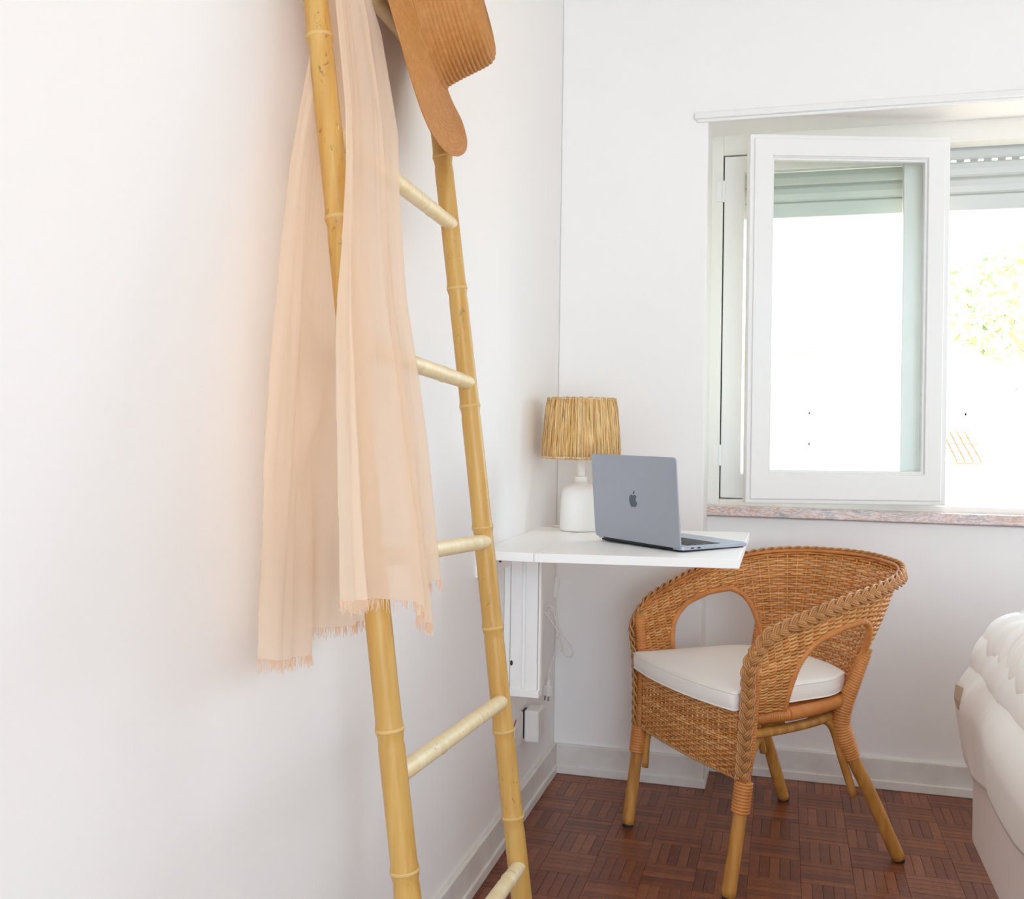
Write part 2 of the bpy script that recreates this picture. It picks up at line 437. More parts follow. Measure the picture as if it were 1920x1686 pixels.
# closed left sash
b = MB(); frame4(b, 0.4735, 1.039, 0.8295, 1.8725, 0.172, 0.212, 0.060, 0.052, 0.050, 0.075)
sa = wp(b, 'casement_sash', M_trim, bevel=0.003)
b = MB(); b.box(0.5335, 0.987, 0.19, 0.193, 0.9045, 1.8225); o = b.build('pane', M_glass, sa)
for z in (1.765, 0.96):
    b = MB(); b.lathe([(0.0055, -0.032), (0.0055, 0.032)], 12, (0.4715, 0.166, z)); b.box(0.452, 0.4715, 0.1655, 0.1685, z - 0.03, z + 0.03)
    wp(b, 'hinge', M_trim, smooth=False)
# sash folded back into the room: hinged on the mullion
hx, hy = 1.096, 0.158
ang = math.atan2(0.0 - hy, 0.548 - hx)      # direction from hinge to free edge
Mx = Matrix.Translation(Vector((hx, hy, 0))) @ Matrix.Rotation(ang, 4, 'Z')
WS = 0.5705; ZB, ZT = 0.8295, 1.878
b = MB()
frame4(b, 0.0, WS, ZB, ZT, -0.004, 0.034, 0.064, 0.064, 0.066, 0.090, Mx)
frame4(b, 0.016, WS - 0.012, ZB + 0.012, ZT - 0.012, 0.034, 0.040, 0.048, 0.052, 0.050, 0.074, Mx)
frame4(b, 0.060, WS - 0.060, ZB + 0.086, ZT - 0.062, 0.010, 0.030, 0.010, 0.010, 0.010, 0.010, Mx)
sb = wp(b, 'open_sash', M_trim, bevel=0.003)
sb['label'] = 'white casement sash folded back into the room'
b = MB(); b.box(0.062, WS - 0.062, 0.016, 0.019, ZB + 0.088, ZT - 0.064, Mx); b.build('pane', M_glass, sb)
b = MB()
for z in (0.98, 1.74): b.lathe([(0.0055, -0.032), (0.0055, 0.032)], 12, (hx + 0.004, hy + 0.004, z))
wp(b, 'hinge', M_trim)
# roller shutter hanging outside
shut_y = 0.27
b = MB()
zt = 1.945
for k, (za, zb) in enumerate(((1.849, 1.90), (1.797, 1.843), (1.746, 1.792), )):
    pr = [(0, za), (-0.006, za + 0.006), (-0.009, (za + zb) / 2), (-0.006, zb - 0.006), (0, zb), (0.006, zb), (0.006, za)]
    V = [(x, shut_y + p, z) for x in (0.505, 2.60) for p, z in pr]; n = len(pr)
    mb2 = MB(); mb2.add(V, [(i, (i + 1) % n, n + (i + 1) % n, n + i) for i in range(n)] + [tuple(range(n)), tuple(range(2*n-1, n-1, -1))])
    wp(mb2, 'shutter_slat', M_shut, smooth=False)
b = MB(); b.box(0.505, 2.60, shut_y - 0.008, shut_y + 0.008, 1.696, 1.742); wp(b, 'shutter_bar', M_shut, bevel=0.003)
b = MB()
b.box(0.505, 2.60, shut_y - 0.001, shut_y + 0.004, 1.791, 1.798); b.box(0.505, 2.60, shut_y - 0.001, shut_y + 0.004, 1.741, 1.747)
x = 0.505
while x < 2.60:
    b.box(x, min(x + 0.0215, 2.60), shut_y - 0.001, shut_y + 0.004, 1.842, 1.850); x += 0.0375
wp(b, 'shutter_joint', M_slot)
b = MB(); b.box(0.50, 2.60, 0.236, 0.42, 1.885, 1.937); wp(b, 'shutter_box', M_shut)

# ================================================================== OUTSIDE
ground = struct(MB().box(-30, 40, 1.5, 60, -4.3, -4.0).build('ground', M_ground))
hb = empty('hillside_house', (6.0, 22, -4.0))
tag(hb, 'pale sunlit house across the street with two narrow windows', 'house')
b = MB(); b.box(-14, 14, 0, 6, 0, 7.0); b.build('wall', M_ext, hb)
for wx, wz in ((-1.33, 4.75), (2.2, 4.75), (5.7, 4.75), (-4.8, 4.75), (2.2, 1.9), (5.7, 1.9)):
    b = MB(); frame4(b, wx - 0.25, wx + 0.25, wz, wz + 0.8, -0.05, 0.0, 0.06, 0.06, 0.06, 0.06); b.box(wx - 0.02, wx + 0.02, -0.05, 0, wz, wz + 0.8)
    wf = b.build('window', M_trim, hb)
    b = MB(); b.box(wx - 0.19, wx + 0.19, -0.02, -0.01, wz + 0.06, wz + 0.74); b.build('pane', M_glz, wf)
b = MB(); b.box(-14.2, 14.2, -0.25, 6.2, 7.0, 7.2); b.build('cornice', M_ext, hb)
# tiled roof in front
rf = empty('shed', (3.86, 19.0, -4.0)); tag(rf, 'low shed with a terracotta tiled roof below the window view', 'shed')
b = MB(); b.box(0.0, 0.74, 0, 1.8, 0, 4.45); b.build('wall', M_ext, rf)
for i in range(5):
    for j in range(4):
        xx = 0.07 + i * 0.15; p0 = np.array([xx, -0.25 + j * 0.50, 4.48 + j * 0.15]); p1 = p0 + np.array([0.0, 0.55, 0.165])
        a = np.linspace(0, PI, 6); pr = np.r_[np.stack([np.sin(a), np.cos(a)], 1), np.stack([np.sin(a) * 0.8, np.cos(a) * 0.8], 1)[::-1]]
        mb2 = MB().sweep([p0, p1], 0.078, nrm=(0, 0, 1), prof=pr); mb2.build('roof_tile', M_tile, rf)
# tree
tr = empty('tree', (5.05, 19.0, -4.0)); tag(tr, 'leafy green tree by the pale house outside the window', 'tree')
b = MB(); b.sweep([(0, 0, 0), (0.1, 0, 3), (0.0, 0.1, 6), (0.2, 0, 8)], [0.2, 0.17, 0.13, 0.06], 8); b.build('trunk', M_bark, tr, smooth=True)
b = MB()
for k in range(900):
    p = rng.normal(0, 1, 3); p = p / np.linalg.norm(p) * rng.uniform(0.3, 1) ** 0.5 * np.array([1.5, 1.2, 1.2]) + np.array([0.1, 0, 7.7])
    a = rng.normal(0, 1, 3); a /= np.linalg.norm(a); c = np.cross(a, rng.normal(0, 1, 3)); c /= np.linalg.norm(c); s = rng.uniform(0.05, 0.11)
    b.add([p - a * s * 1.6, p + c * s * 0.7, p + a * s * 1.6, p - c * s * 0.7], [(0, 1, 2, 3)])
stuff(b.build('foliage', M_leaf, tr, recalc=False))
# overhead wires between poles
for k, (za, zb, yy) in enumerate(((3.0, 2.2, 9.0), (2.15, 1.4, 9.0))):
    t = np.linspace(0, 1, 24); P = np.stack([-6 + 16 * t, np.full(24, yy) + k * 0.3, za + (zb - za) * t - 0.6 * t * (1 - t) * 1.2], 1)
    o = MB().sweep(P, 0.008, 6).build('overhead_wire', M_wire)
    tag(o, ('upper' if k == 0 else 'lower') + ' of the two thin dark wires strung across the street outside', 'wire', 'overhead wires in the street')
ul = empty('utility_pole', (3.13, 9.1, -4.0)); tag(ul, 'slim grey street pole standing outside right of the window opening', 'pole')
b = MB(); b.sweep([(0, 0, 0), (0, 0, 5.9)], [0.03, 0.022], 10); b.build('post', M_wire, ul, smooth=True)
b = MB(); b.box(-0.25, 0.25, -0.02, 0.02, 5.55, 5.6); b.build('crossarm', M_wire, ul)

# ================================================================== DESK
desk = empty('wall_desk', (0.0, -0.79, 0.0)); tag(desk, 'white drop-leaf desk mounted on the left wall in the corner', 'desk')
ZD = 0.756; TH = 0.020; DY = 0.59
SEAM = 0.131; DX = 0.574; tilt = 0.008
b = MB(); b.box(0.001, SEAM - 0.0006, 0, DY, ZD - TH, ZD); b.build('fixed_shelf', M_desk, desk, bevel=0.0015)
b = MB(); ta = math.atan2(tilt, DX - SEAM); Mt = Matrix.Translation((SEAM + 0.0006, 0, ZD)) @ Matrix.Rotation(-ta, 4, 'Y')
b.box(0, DX - SEAM, 0, DY, -TH, 0, Mt); b.build('drop_leaf', M_desk, desk, bevel=0.0015)
b = MB(); b.box(0.0, 0.018, -0.012, DY - 0.01, ZD - TH - 0.040, ZD - TH); b.build('wall_rail', M_desk, desk, bevel=0.001)
fy = 0.225
b = MB(); b.box(0.001, 0.016, fy, fy + 0.06, 0.38, ZD - TH); b.build('back_panel', M_desk, desk, bevel=0.001)
b = MB(); b.box(0.018, 0.046, fy, fy + 0.018, 0.392, ZD - TH - 0.001); b.box(0.056, 0.086, fy, fy + 0.018, 0.392, ZD - TH - 0.001)
b.box(0.046, 0.056, fy + 0.010, fy + 0.018, 0.392, ZD - TH - 0.001)
sp = b.build('side_panel', M_desk, desk, bevel=0.001)
b = MB(); b.lathe([(0.004, 0), (0.004, 0.002)], 12); o = b.build('peg_hole', M_dark, sp); o.location = (0.022, fy - 0.0006, 0.455); o.rotation_euler = (PI/2, 0, 0); o.scale = (0.8, 1.6, 1)
b = MB(); b.box(0.014, 0.092, fy - 0.004, fy + 0.03, 0.374, 0.392); b.build('bottom_panel', M_desk, desk, bevel=0.001)
b = MB(); b.box(0.088, 0.094, fy + 0.001, fy + 0.02, 0.392, ZD - TH - 0.002); b.build('edge_strip', M_desk, desk, bevel=0.001)
b = MB(); b.lathe([(0.003, 0), (0.003, 0.004)], 10)
o = b.build('screw', M_dark, desk); o.location = (0.053, 0.004 , ZD - TH - 0.004)

# ================================================================== LAMP
LX, LY = 0.127, -0.262
lamp = empty('table_lamp', (LX, LY, ZD)); tag(lamp, 'white ceramic table lamp with a raffia shade on the desk', 'lamp')
bp_ = [(0.0, 0.0015), (0.052, 0.0015), (0.0545, 0.004), (0.0555, 0.012), (0.0548, 0.05), (0.053, 0.085), (0.0505, 0.104), (0.046, 0.115), (0.036, 0.124), (0.024, 0.129), (0.0175, 0.131), (0.0175, 0.146), (0.0165, 0.1485), (0.0, 0.149)]
MB().lathe(bp_, 48, caps=False).build('base', M_ceram, lamp, smooth=True)
MB().lathe([(0.0, 0.146), (0.0118, 0.146), (0.0112, 0.152), (0.0125, 0.175), (0.0135, 0.195), (0.0135, 0.232), (0, 0.232)], 24, caps=False).build('socket', M_plast, lamp, smooth=True)
sh0, sh1, rb, rtp = 0.198, 0.360, 0.108, 0.094
# ring frame + liner
b = MB().lathe([(rb - 0.004, sh0 + 0.002), (rtp - 0.004, sh1 - 0.002)], 64, caps=False)
lin_o = b.build('shade_liner', M_shadein, lamp, smooth=True, solid=0.001)
for zz, rr in ((sh0 + 0.003, rb - 0.002), (sh1 - 0.003, rtp - 0.002)):
    a = np.linspace(0, 2 * PI, 64, endpoint=False); MB().sweep(np.stack([rr * np.cos(a), rr * np.sin(a), np.full(64, zz)], 1), 0.0022, 6, closed=True).build('shade_ring', M_shadein, lamp, smooth=True)
b = MB()
for k in range(3):
    a = k * 2 * PI / 3; b.sweep([(0.012 * math.cos(a), 0.012 * math.sin(a), sh0 + 0.01), ((rb - 0.003) * math.cos(a), (rb - 0.003) * math.sin(a), sh0 + 0.003)], 0.0015, 6)
b.build('shade_spider', M_shadein, lamp, smooth=True)
b = MB(); NS = 230
for k in range(NS):
    a0 = 2 * PI * (k + rng.uniform(-0.35, 0.35)) / NS; wd = rng.uniform(0.0016, 0.0034); off = rng.uniform(0.0, 0.0022); tw = rng.uniform(-0.02, 0.02)
    jz0, jz1 = rng.uniform(-0.003, 0.001), rng.uniform(-0.001, 0.003)
    P = []
    for t in np.linspace(0, 1, 7):
        a = a0 + tw * (t - 0.5) + 0.006 * math.sin(3 * t + k); r = rb + (rtp - rb) * t + off + 0.0007 * math.sin(t * 9 + k * 1.7) - 0.003 * max(0, abs(t - 0.5) - 0.46) / 0.04
        z = sh0 + jz0 + (sh1 + jz1 - sh0 - jz0) * t
        P.append((r * math.cos(a), r * math.sin(a), z))
    b.sweep(P, 1.0, nrm=(math.cos(a0), math.sin(a0), 0), prof=[(0.0008, 0), (0.0004, wd), (-0.0006, 0), (0.0004, -wd)])
stuff(b.build('raffia_strips', M_raff, lamp, smooth=True, recalc=False))
# cord: behind the base, off the desk back edge, down the corner
def cordp(pts, n, r=0.0028):
    P = spline(pts, n) - np.array([LX, LY, ZD]); return P, r
cy_ = -0.125
P, r = cordp([(LX - 0.05, LY + 0.03, ZD + 0.012), (0.06, LY + 0.055, ZD + 0.004), (0.040, -0.195, ZD + 0.003), (0.036, -0.172, ZD - 0.006), (0.034, -0.15, 0.70), (0.030, cy_, 0.62), (0.033, cy_, 0.575), (0.030, cy_, 0.55), (0.034, cy_, 0.50), (0.040, cy_, 0.452), (0.038, cy_ - 0.01, 0.43)], 90)
cord = MB().sweep(P, r, 8).build('cord', M_cord, lamp, smooth=True)
b = MB()
P, r = cordp([(0.044, cy_ - 0.004, 0.443), (0.022, cy_ - 0.006, 0.474), (-0.0, cy_ - 0.004, 0.505), (-0.002 + 0.008, cy_, 0.52), (0.022, cy_ + 0.002, 0.513), (0.036, cy_, 0.47), (0.06, cy_ - 0.005, 0.435), (0.083, cy_ - 0.008, 0.405), (0.082, cy_ - 0.01, 0.382), (0.064, cy_ - 0.01, 0.385), (0.05, cy_ - 0.007, 0.42), (0.034, cy_ - 0.002, 0.452), (0.010, cy_ - 0.001, 0.492), (0.012, cy_, 0.512), (0.026, cy_ + 0.002, 0.50), (0.044, cy_, 0.444)], 120)
b.sweep(P, 0.0026, 8)
P, r = cordp([(0.042, cy_, 0.446), (0.050, cy_ - 0.006, 0.42), (0.052, cy_ - 0.006, 0.392)], 12); b.sweep(P, 0.0024, 8)
b.build('cord_bundle', M_cord, lamp, smooth=True)
b = MB().box(-0.008, 0.008, -0.005, 0.005, -0.032, 0.032); o = b.build('cord_switch', M_plast, lamp, bevel=0.004, seg=3); o.location = (0.033 - LX, cy_ - LY - 0.004, 0.575 - ZD); o.rotation_euler = (0, 0.08, 0.6)
P, r = cordp([(0.046, cy_ - 0.004, 0.44), (0.04, cy_ - 0.02, 0.40), (0.028, cy_ - 0.03, 0.36), (0.021, cy_ - 0.03, 0.325), (0.019, cy_ - 0.03, 0.312)], 24)
MB().sweep(P, 0.0026, 8).build('cord', M_cord, lamp, smooth=True)
pb = MB(); pb.sweep([(0, 0, 0.02), (0, 0, 0.0)], [0.004, 0.006], 10); pb.box(-0.007, 0.007, -0.0115, 0.0115, -0.028, 0.002)
pl = pb.build('plug', M_plast, lamp, bevel=0.003, seg=2); pl.location = (0.019 - LX, cy_ - 0.03 - LY, 0.296 - ZD); pl.rotation_euler = (0.0, 0.15, 0.9)
for s in (-1, 1):
    o = MB().sweep([(0, s * 0.0075, -0.028), (0, s * 0.0075, -0.041)], 0.0022, 8).build('pin', M_steel, pl)

# ---- wall socket and adapter
ws = empty('wall_socket', (0.0, -0.455, 0.25)); tag(ws, 'white wall socket plate low on the wall under the desk', 'socket')
b = MB().prism(rrect(0.115, 0.082, 0.010), 0.010, Matrix(((0, 0, 1, 0), (1, 0, 0, 0), (0, 1, 0, 0), (0, 0, 0, 1)))); b.build('plate', M_plast, ws, bevel=0.002)
b = MB().lathe([(0.0, 0.002), (0.017, 0.002), (0.019, 0.0)], 24, caps=False); o = b.build('outlet', M_skirt, ws); o.location = (0.0104, -0.02, 0); o.rotation_euler = (0, PI/2, 0)
b = MB().box(-0.001, 0.001, -0.016, 0.012, -0.0025, 0.0025); o = b.build('red_stripe', M_red, ws); o.location = (0.0108, -0.03, 0.031); o.rotation_euler = (0.5, 0, 0); o['label'] = 'small red stripe'
ad = empty('plug_adapter', (0.0, -0.365, 0.25)); tag(ad, 'boxy white plug adapter beside the wall socket under the desk', 'adapter')
b = MB().box(0.012, 0.052, -0.034, 0.034, -0.042, 0.042); b.build('body', M_plast, ad, bevel=0.006, seg=3)
b = MB().box(0.001, 0.012, -0.026, 0.02, -0.034, 0.034); b.build('gap_shade_block', M_dark, ad)  # black block put in for the shaded gap behind the adapter

# ================================================================== LAPTOP
hd = math.radians(-42.0)
HL = Vector((0.2185, -0.498, 0)); WL, DL, HLID = 0.308, 0.206, 0.203
zl = ZD + (HL.x + 0.12 - SEAM) / (DX - SEAM) * tilt
lap = empty('laptop', (HL.x, HL.y, zl + 0.0006), hd)
lap.rotation_euler = Matrix.Rotation(hd, 4, 'Z').to_euler()
tag(lap, 'open grey aluminium laptop seen from behind on the white desk', 'laptop')
def slab(poly_w, poly_h, r, d, Mx): return MB().prism(rrect(poly_w, poly_h, r, 6), d, Mx)
Tb = Matrix.Translation((WL / 2, DL / 2, 0.006))
b = slab(WL, DL, 0.011, 0.0085, Tb); base = b.build('base', M_alu2, lap, bevel=0.0012)
b = slab(WL - 0.012, DL - 0.012, 0.009, 0.006, Matrix.Translation((WL / 2, DL / 2, 0.0002))); b.build('underside', M_dark, lap, bevel=0.002)
kt = MB()
kz = 0.0146
for rI, (y0, h, n) in enumerate(((0.040, 0.010, 14), (0.054, 0.0145, 14), (0.0715, 0.0145, 14), (0.089, 0.0145, 13), (0.1065, 0.0145, 12))):
    pw = (WL - 0.03) / n
    for k in range(n): kt.box(0.015 + k * pw + 0.0008, 0.015 + (k + 1) * pw - 0.0008, y0 - 0.01, y0 - 0.01 + h, kz - 0.0006, kz + 0.0008)
for x0, x1 in ((0.015, 0.085), (0.087, 0.185), (0.187, WL - 0.015)): kt.box(x0, x1, 0.114, 0.1285, kz - 0.0006, kz + 0.0008)
stuff(kt.build('keys', M_key, base))
b = MB().box(WL / 2 - 0.052, WL / 2 + 0.052, 0.136, 0.190, kz - 0.0005, kz + 0.0003); b.build('trackpad', M_alu2, base, bevel=0.0004)
for k in (0.026, 0.046):
    b = MB().box(WL - 0.0012, WL + 0.0004, k, k + 0.0085, 0.0088, 0.0118); o = b.build('port', M_dark, base); o['label'] = 'dark charging port'
# lid, tilted back past vertical away from the keyboard
th = math.radians(95)   # angle between base and lid
lidM = Matrix.Translation((0, -0.002, 0.0105)) @ Matrix.Rotation(PI / 2 - (th - PI / 2) * -1 * 1.0, 4, 'X')
lidM = Matrix.Translation((0, -0.001, 0.0105)) @ Matrix.Rotation(th, 4, 'X')
b = slab(WL, HLID, 0.011, 0.0045, lidM @ Matrix.Translation((WL / 2, HLID / 2, -0.0)))
lid = b.build('lid', M_alu, lap, bevel=0.001)
# rotation of th about X sends local +Y up and back; local +Z then faces away from the keyboard side? choose faces explicitly
scr = MB().prism(rrect(WL - 0.012, HLID - 0.016, 0.004), 0.0004, lidM @ Matrix.Translation((WL / 2, HLID / 2 + 0.002, -0.0004))); scr.build('screen', M_dark, lid)
ap = [(0, .30), (.08, .335), (.18, .36), (.28, .34), (.36, .295), (.41, .24), (.345, .18), (.30, .10), (.288, .02), (.305, -.07), (.36, -.15), (.435, -.195), (.41, -.28), (.36, -.385), (.29, -.475), (.22, -.535), (.14, -.55), (.06, -.525), (0, -.51),
      (-.06, -.525), (-.14, -.55), (-.22, -.535), (-.30, -.46), (-.37, -.35), (-.415, -.23), (-.44, -.08), (-.43, .08), (-.385, .21), (-.32, .30), (-.24, .35), (-.16, .36), (-.08, .335)]
lf = [(0.0, .385), (.005, .46), (.04, .55), (.10, .615), (.19, .65), (.195, .58), (.165, .49), (.10, .42), (.04, .39)]
LS = 0.0325
def lg(poly):   # seen from outside of the lid
    return [(-x * LS, y * LS) for x, y in poly]
ml = lidM @ Matrix.Translation((WL / 2, HLID / 2 - 0.002, 0.0044))
b = MB()
for poly in (ap, lf): b.prism([(x * LS, y * LS) for x, y in poly], 0.0004, ml)
lo = b.build('logo', M_logo, lid); lo['label'] = 'dark apple silhouette logo with a bite'
b = MB().sweep([(0.03, 0.0, 0.010), (WL - 0.03, 0.0, 0.010)], 0.004, 10); b.build('hinge', M_dark, lap, smooth=True)

# ================================================================== CHAIR
CH = Vector((0.610, -0.357, 0)); RZ = math.radians(129.387)
chair = empty('wicker_armchair', CH, RZ); tag(chair, 'honey brown wicker tub armchair standing on the parquet by the desk', 'chair')
rimH = np.array([(.243, .212, .552), (.258, .13, .592), (.270, .02, .634), (.268, -.1, .669), (.240, -.2, .690), (.172, -.280, .700), (.085, -.315, .704), (0, -.325, .706)])
seatH = np.array([(.224, .205, .405), (.217, .10, .405), (.200, 0, .405), (.170, -.095, .405), (.130, -.150, .405), (.09, -.174, .405), (.05, -.188, .405), (0, -.191, .405)])
def full(h):
    m = h[:-1].copy(); return np.vstack([m * np.array([-1, 1, 1]), h[::-1]])
# points run from right-front (-x) round the back to left-front (+x)
NC = 600
def par(h):
    P = np.vstack([h * np.array([-1, 1, 1]), (h[:-1])[::-1]]); k = len(P)
    q = np.vstack([2 * P[0] - P[1], P, 2 * P[-1] - P[-2]]); out = []
    for t in np.linspace(0, k - 1, NC):
        i = min(int(t), k - 2); s = t - i; a, b_, c, d = q[i], q[i + 1], q[i + 2], q[i + 3]
        out.append(0.5 * ((2 * b_) + (c - a) * s + (2 * a - 5 * b_ + 4 * c - d) * s ** 2 + (3 * b_ - a - 3 * c + d) * s ** 3))
    return np.array(out)
RIM, SEAT = par(rimH), par(seatH)
al = np.r_[0, np.cumsum(np.linalg.norm(np.diff((RIM + SEAT) / 2, axis=0), axis=1))]; al /= al[-1]
TT = np.linspace(-1, 1, NC)            # -1 right front, 0 back centre, +1 left front
def shell(u, v):
    """u in 0..1 arc fraction; v 0..1 height -> position and outward normal"""
    u = np.atleast_1d(u); v = np.broadcast_to(v, u.shape)
    ix = np.interp(u, al, np.arange(NC)); S = np.stack([np.interp(ix, np.arange(NC), SEAT[:, k]) for k in range(3)], 1)
    R_ = np.stack([np.interp(ix, np.arange(NC), RIM[:, k]) for k in range(3)], 1)
    P = S + (R_ - S) * v[:, None]
    mid = (RIM + SEAT) / 2; Tg = np.gradient(mid, axis=0); Tg[:, 2] = 0; Tg /= np.linalg.norm(Tg, axis=1)[:, None]
    nn = np.stack([-Tg[:, 1], Tg[:, 0], 0 * Tg[:, 0]], 1)
    c = mid.copy(); c[:, 1] += 0.02; sgn = np.sign((nn * c).sum(1)); nn *= sgn[:, None]
    Nn = np.stack([np.interp(ix, np.arange(NC), nn[:, k]) for k in range(3)], 1); Nn /= np.linalg.norm(Nn, axis=1)[:, None]
    P = P + Nn * (0.012 * np.sin(PI * v))[:, None]
    return P, Nn
def tparam(u): return np.interp(u, al, TT)
# opening in each side: in t (1 - |t|)/... convert with half-curve index fraction h = 1-|t|: 0 front .. 1 back
OC, OW, OH = 0.335, 0.185, 0.76
def inside_open(h, v):
    v = np.asarray(v); w_ = np.where(v < OH, OW * np.clip(1 - (v / OH) ** 3.2, 0, 1) ** (1 / 2.6) + 0.012 * np.clip(1 - v / 0.4, 0, 1), 0)
    return np.abs(h - OC) < w_
NSTK = 62; rows = 47
weave = MB()
pitch = 1.0 / NSTK
prof_w = np.array([(0.0021, 0), (0.0003, 0.0037), (-0.0019, 0), (0.0003, -0.0037)])
def runs(mask):
    idx = np.where(mask)[0]
    if len(idx) == 0: return []
    sp_ = np.where(np.diff(idx) > 1)[0]; st = np.r_[0, sp_ + 1]; en = np.r_[sp_, len(idx) - 1]
    return [(idx[a], idx[b2]) for a, b2 in zip(st, en)]
us = np.linspace(0.004, 0.996, NSTK * 4 + 1)
for j in range(rows):
    v = (j + 0.4) / rows
    P, Nn = shell(us, v + 0.003 * np.sin(us * 40 + j * 2.1))
    ph = np.cos(PI * (us / pitch - 0.5) + PI * j)
    P = P + Nn * (0.0030 * ph)[:, None]
    h = 1 - np.abs(tparam(us)); keep = ~inside_open(h, v)
    for a, b2 in runs(keep):
        if b2 - a < 3: continue
        Q = P[a:b2 + 1]; weave.sweep(Q, 1.0, nrm=Nn[a:b2 + 1], prof=prof_w)
# stakes
for k in range(NSTK):
    u = np.full(24, (k + 0.5) * pitch); v = np.linspace(0, 0.98, 24); P, Nn = shell(u, v); h = 1 - np.abs(tparam(u)); keep = ~inside_open(h, v)
    for a, b2 in runs(keep):
        if b2 - a >= 1: weave.sweep(P[a:b2 + 1], 0.0026, 6)
stuff(weave.build('shell_weave', M_wick, chair, smooth=True, recalc=False))

def wrapped(P, r, step=0.0042, depth=0.17):
    """rod bound with strips of cane: ribbed radius"""
    l = np.linalg.norm(np.diff(P, axis=0), axis=1).sum(); n = max(4, int(l / step) * 3 + 1)
    Q = spline(P, n) if len(P) > 2 else np.linspace(P[0], P[1], n)
    R_ = np.broadcast_to(r, (len(P),)) if np.ndim(r) else np.full(len(P), r)
    rr = np.interp(np.linspace(0, 1, n), np.linspace(0, 1, len(P)), R_)
    k = np.arange(n) % 3; rr = rr * np.where(k == 0, 1 - depth, 1.0)
    return Q, rr
# binding round each opening
for s in (-1, 1):
    vs_ = np.r_[np.linspace(0, 0.93, 18) * OH, [OH * 0.97, OH]]
    def wv(v): return OW * np.clip(1 - (v / OH) ** 3.2, 0, 1) ** (1 / 2.6) + 0.012 * np.clip(1 - v / 0.4, 0, 1)
    hs = np.r_[OC - wv(vs_), (OC + wv(vs_))[::-1]]; vv = np.r_[vs_, vs_[::-1]]
    t = s * (1 - hs); u = np.interp(t, TT, al); P = np.array([shell(u[i], vv[i])[0][0] for i in range(len(u))])
    Q, rr = wrapped(P, 0.0085, 0.006)
    MB().sweep(Q, rr, 10).build('opening_binding', M_wrap, chair, smooth=True)
# rim rod, seat frame
Pr = shell(np.linspace(0, 1, 160), 1.0)[0]
MB().sweep(Pr + np.array([0, 0, 0.004]), 0.0045, 8).build('rim_rod', M_wrap, chair, smooth=True)
ps = SEAT[48:-48:12].copy(); ps[:, 2] = 0.392
ring = np.vstack([ps, [[0.19, 0.196, 0.388], [0.11, 0.198, 0.388], [0.0, 0.200, 0.388], [-0.11, 0.198, 0.388], [-0.19, 0.196, 0.388]]])
Q, rr = wrapped(np.vstack([ring, ring[:1]]), 0.0155, 0.0055)
MB().sweep(Q, rr, 12).build('seat_frame', M_wrap, chair, smooth=True)
low = SEAT[::12].copy() * np.array([0.9, 0.9, 1]); low[:, 2] = 0.352
MB().sweep(spline(low, 120), 0.0115, 10).build('lower_rail', M_pole, chair, smooth=True)
b = MB(); pn_ = [(x * 0.95, y * 0.95) for x, y in ring[:, :2]]; b.prism(pn_, 0.004, Matrix.Translation((0, 0, 0.398))); b.build('seat_panel', M_wick, chair)
# front apron
apr = MB(); ax0, ax1, zt_, zb_ = -0.206, 0.206, 0.408, 0.262
rows2, NS2 = 24, 21
xs = np.linspace(ax0, ax1, NS2 * 4 + 1)
def apy(x): return 0.214 + 0.012 * (1 - (x / 0.21) ** 2)
for j in range(rows2):
    t = (j + 0.5) / rows2; z = zb_ + (zt_ - zb_) * t
    ph = np.cos(PI * ((xs - ax0) / (ax1 - ax0) * NS2 - 0.5) + PI * j)
    P = np.stack([xs, apy(xs) + 0.0030 * ph, np.full_like(xs, z) + 0.0008 * np.sin(xs * 60 + j)], 1)
    apr.sweep(P, 1.0, nrm=(0, 1, 0), prof=prof_w * np.array([1, 0.95]))
for k in range(NS2):
    x = ax0 + (k + 0.5) * (ax1 - ax0) / NS2; apr.sweep([(x, apy(x), zb_ - 0.002), (x, apy(x), zt_)], 0.0030, 6)
stuff(apr.build('apron_weave', M_wick, chair, smooth=True, recalc=False))
Pa = np.stack([xs[::4], apy(xs[::4]), np.full(len(xs[::4]), zb_ - 0.003)], 1)
b = MB()
tt = np.linspace(0, 1, 300); Pb = spline(Pa, 300)
for phs in (0, PI):
    b.sweep(Pb + np.stack([0 * tt, 0.003 * np.cos(tt * 120 + phs), 0.003 * np.sin(tt * 120 + phs)], 1), 0.0028, 6)
b.build('apron_edge', M_braid, chair, smooth=True)
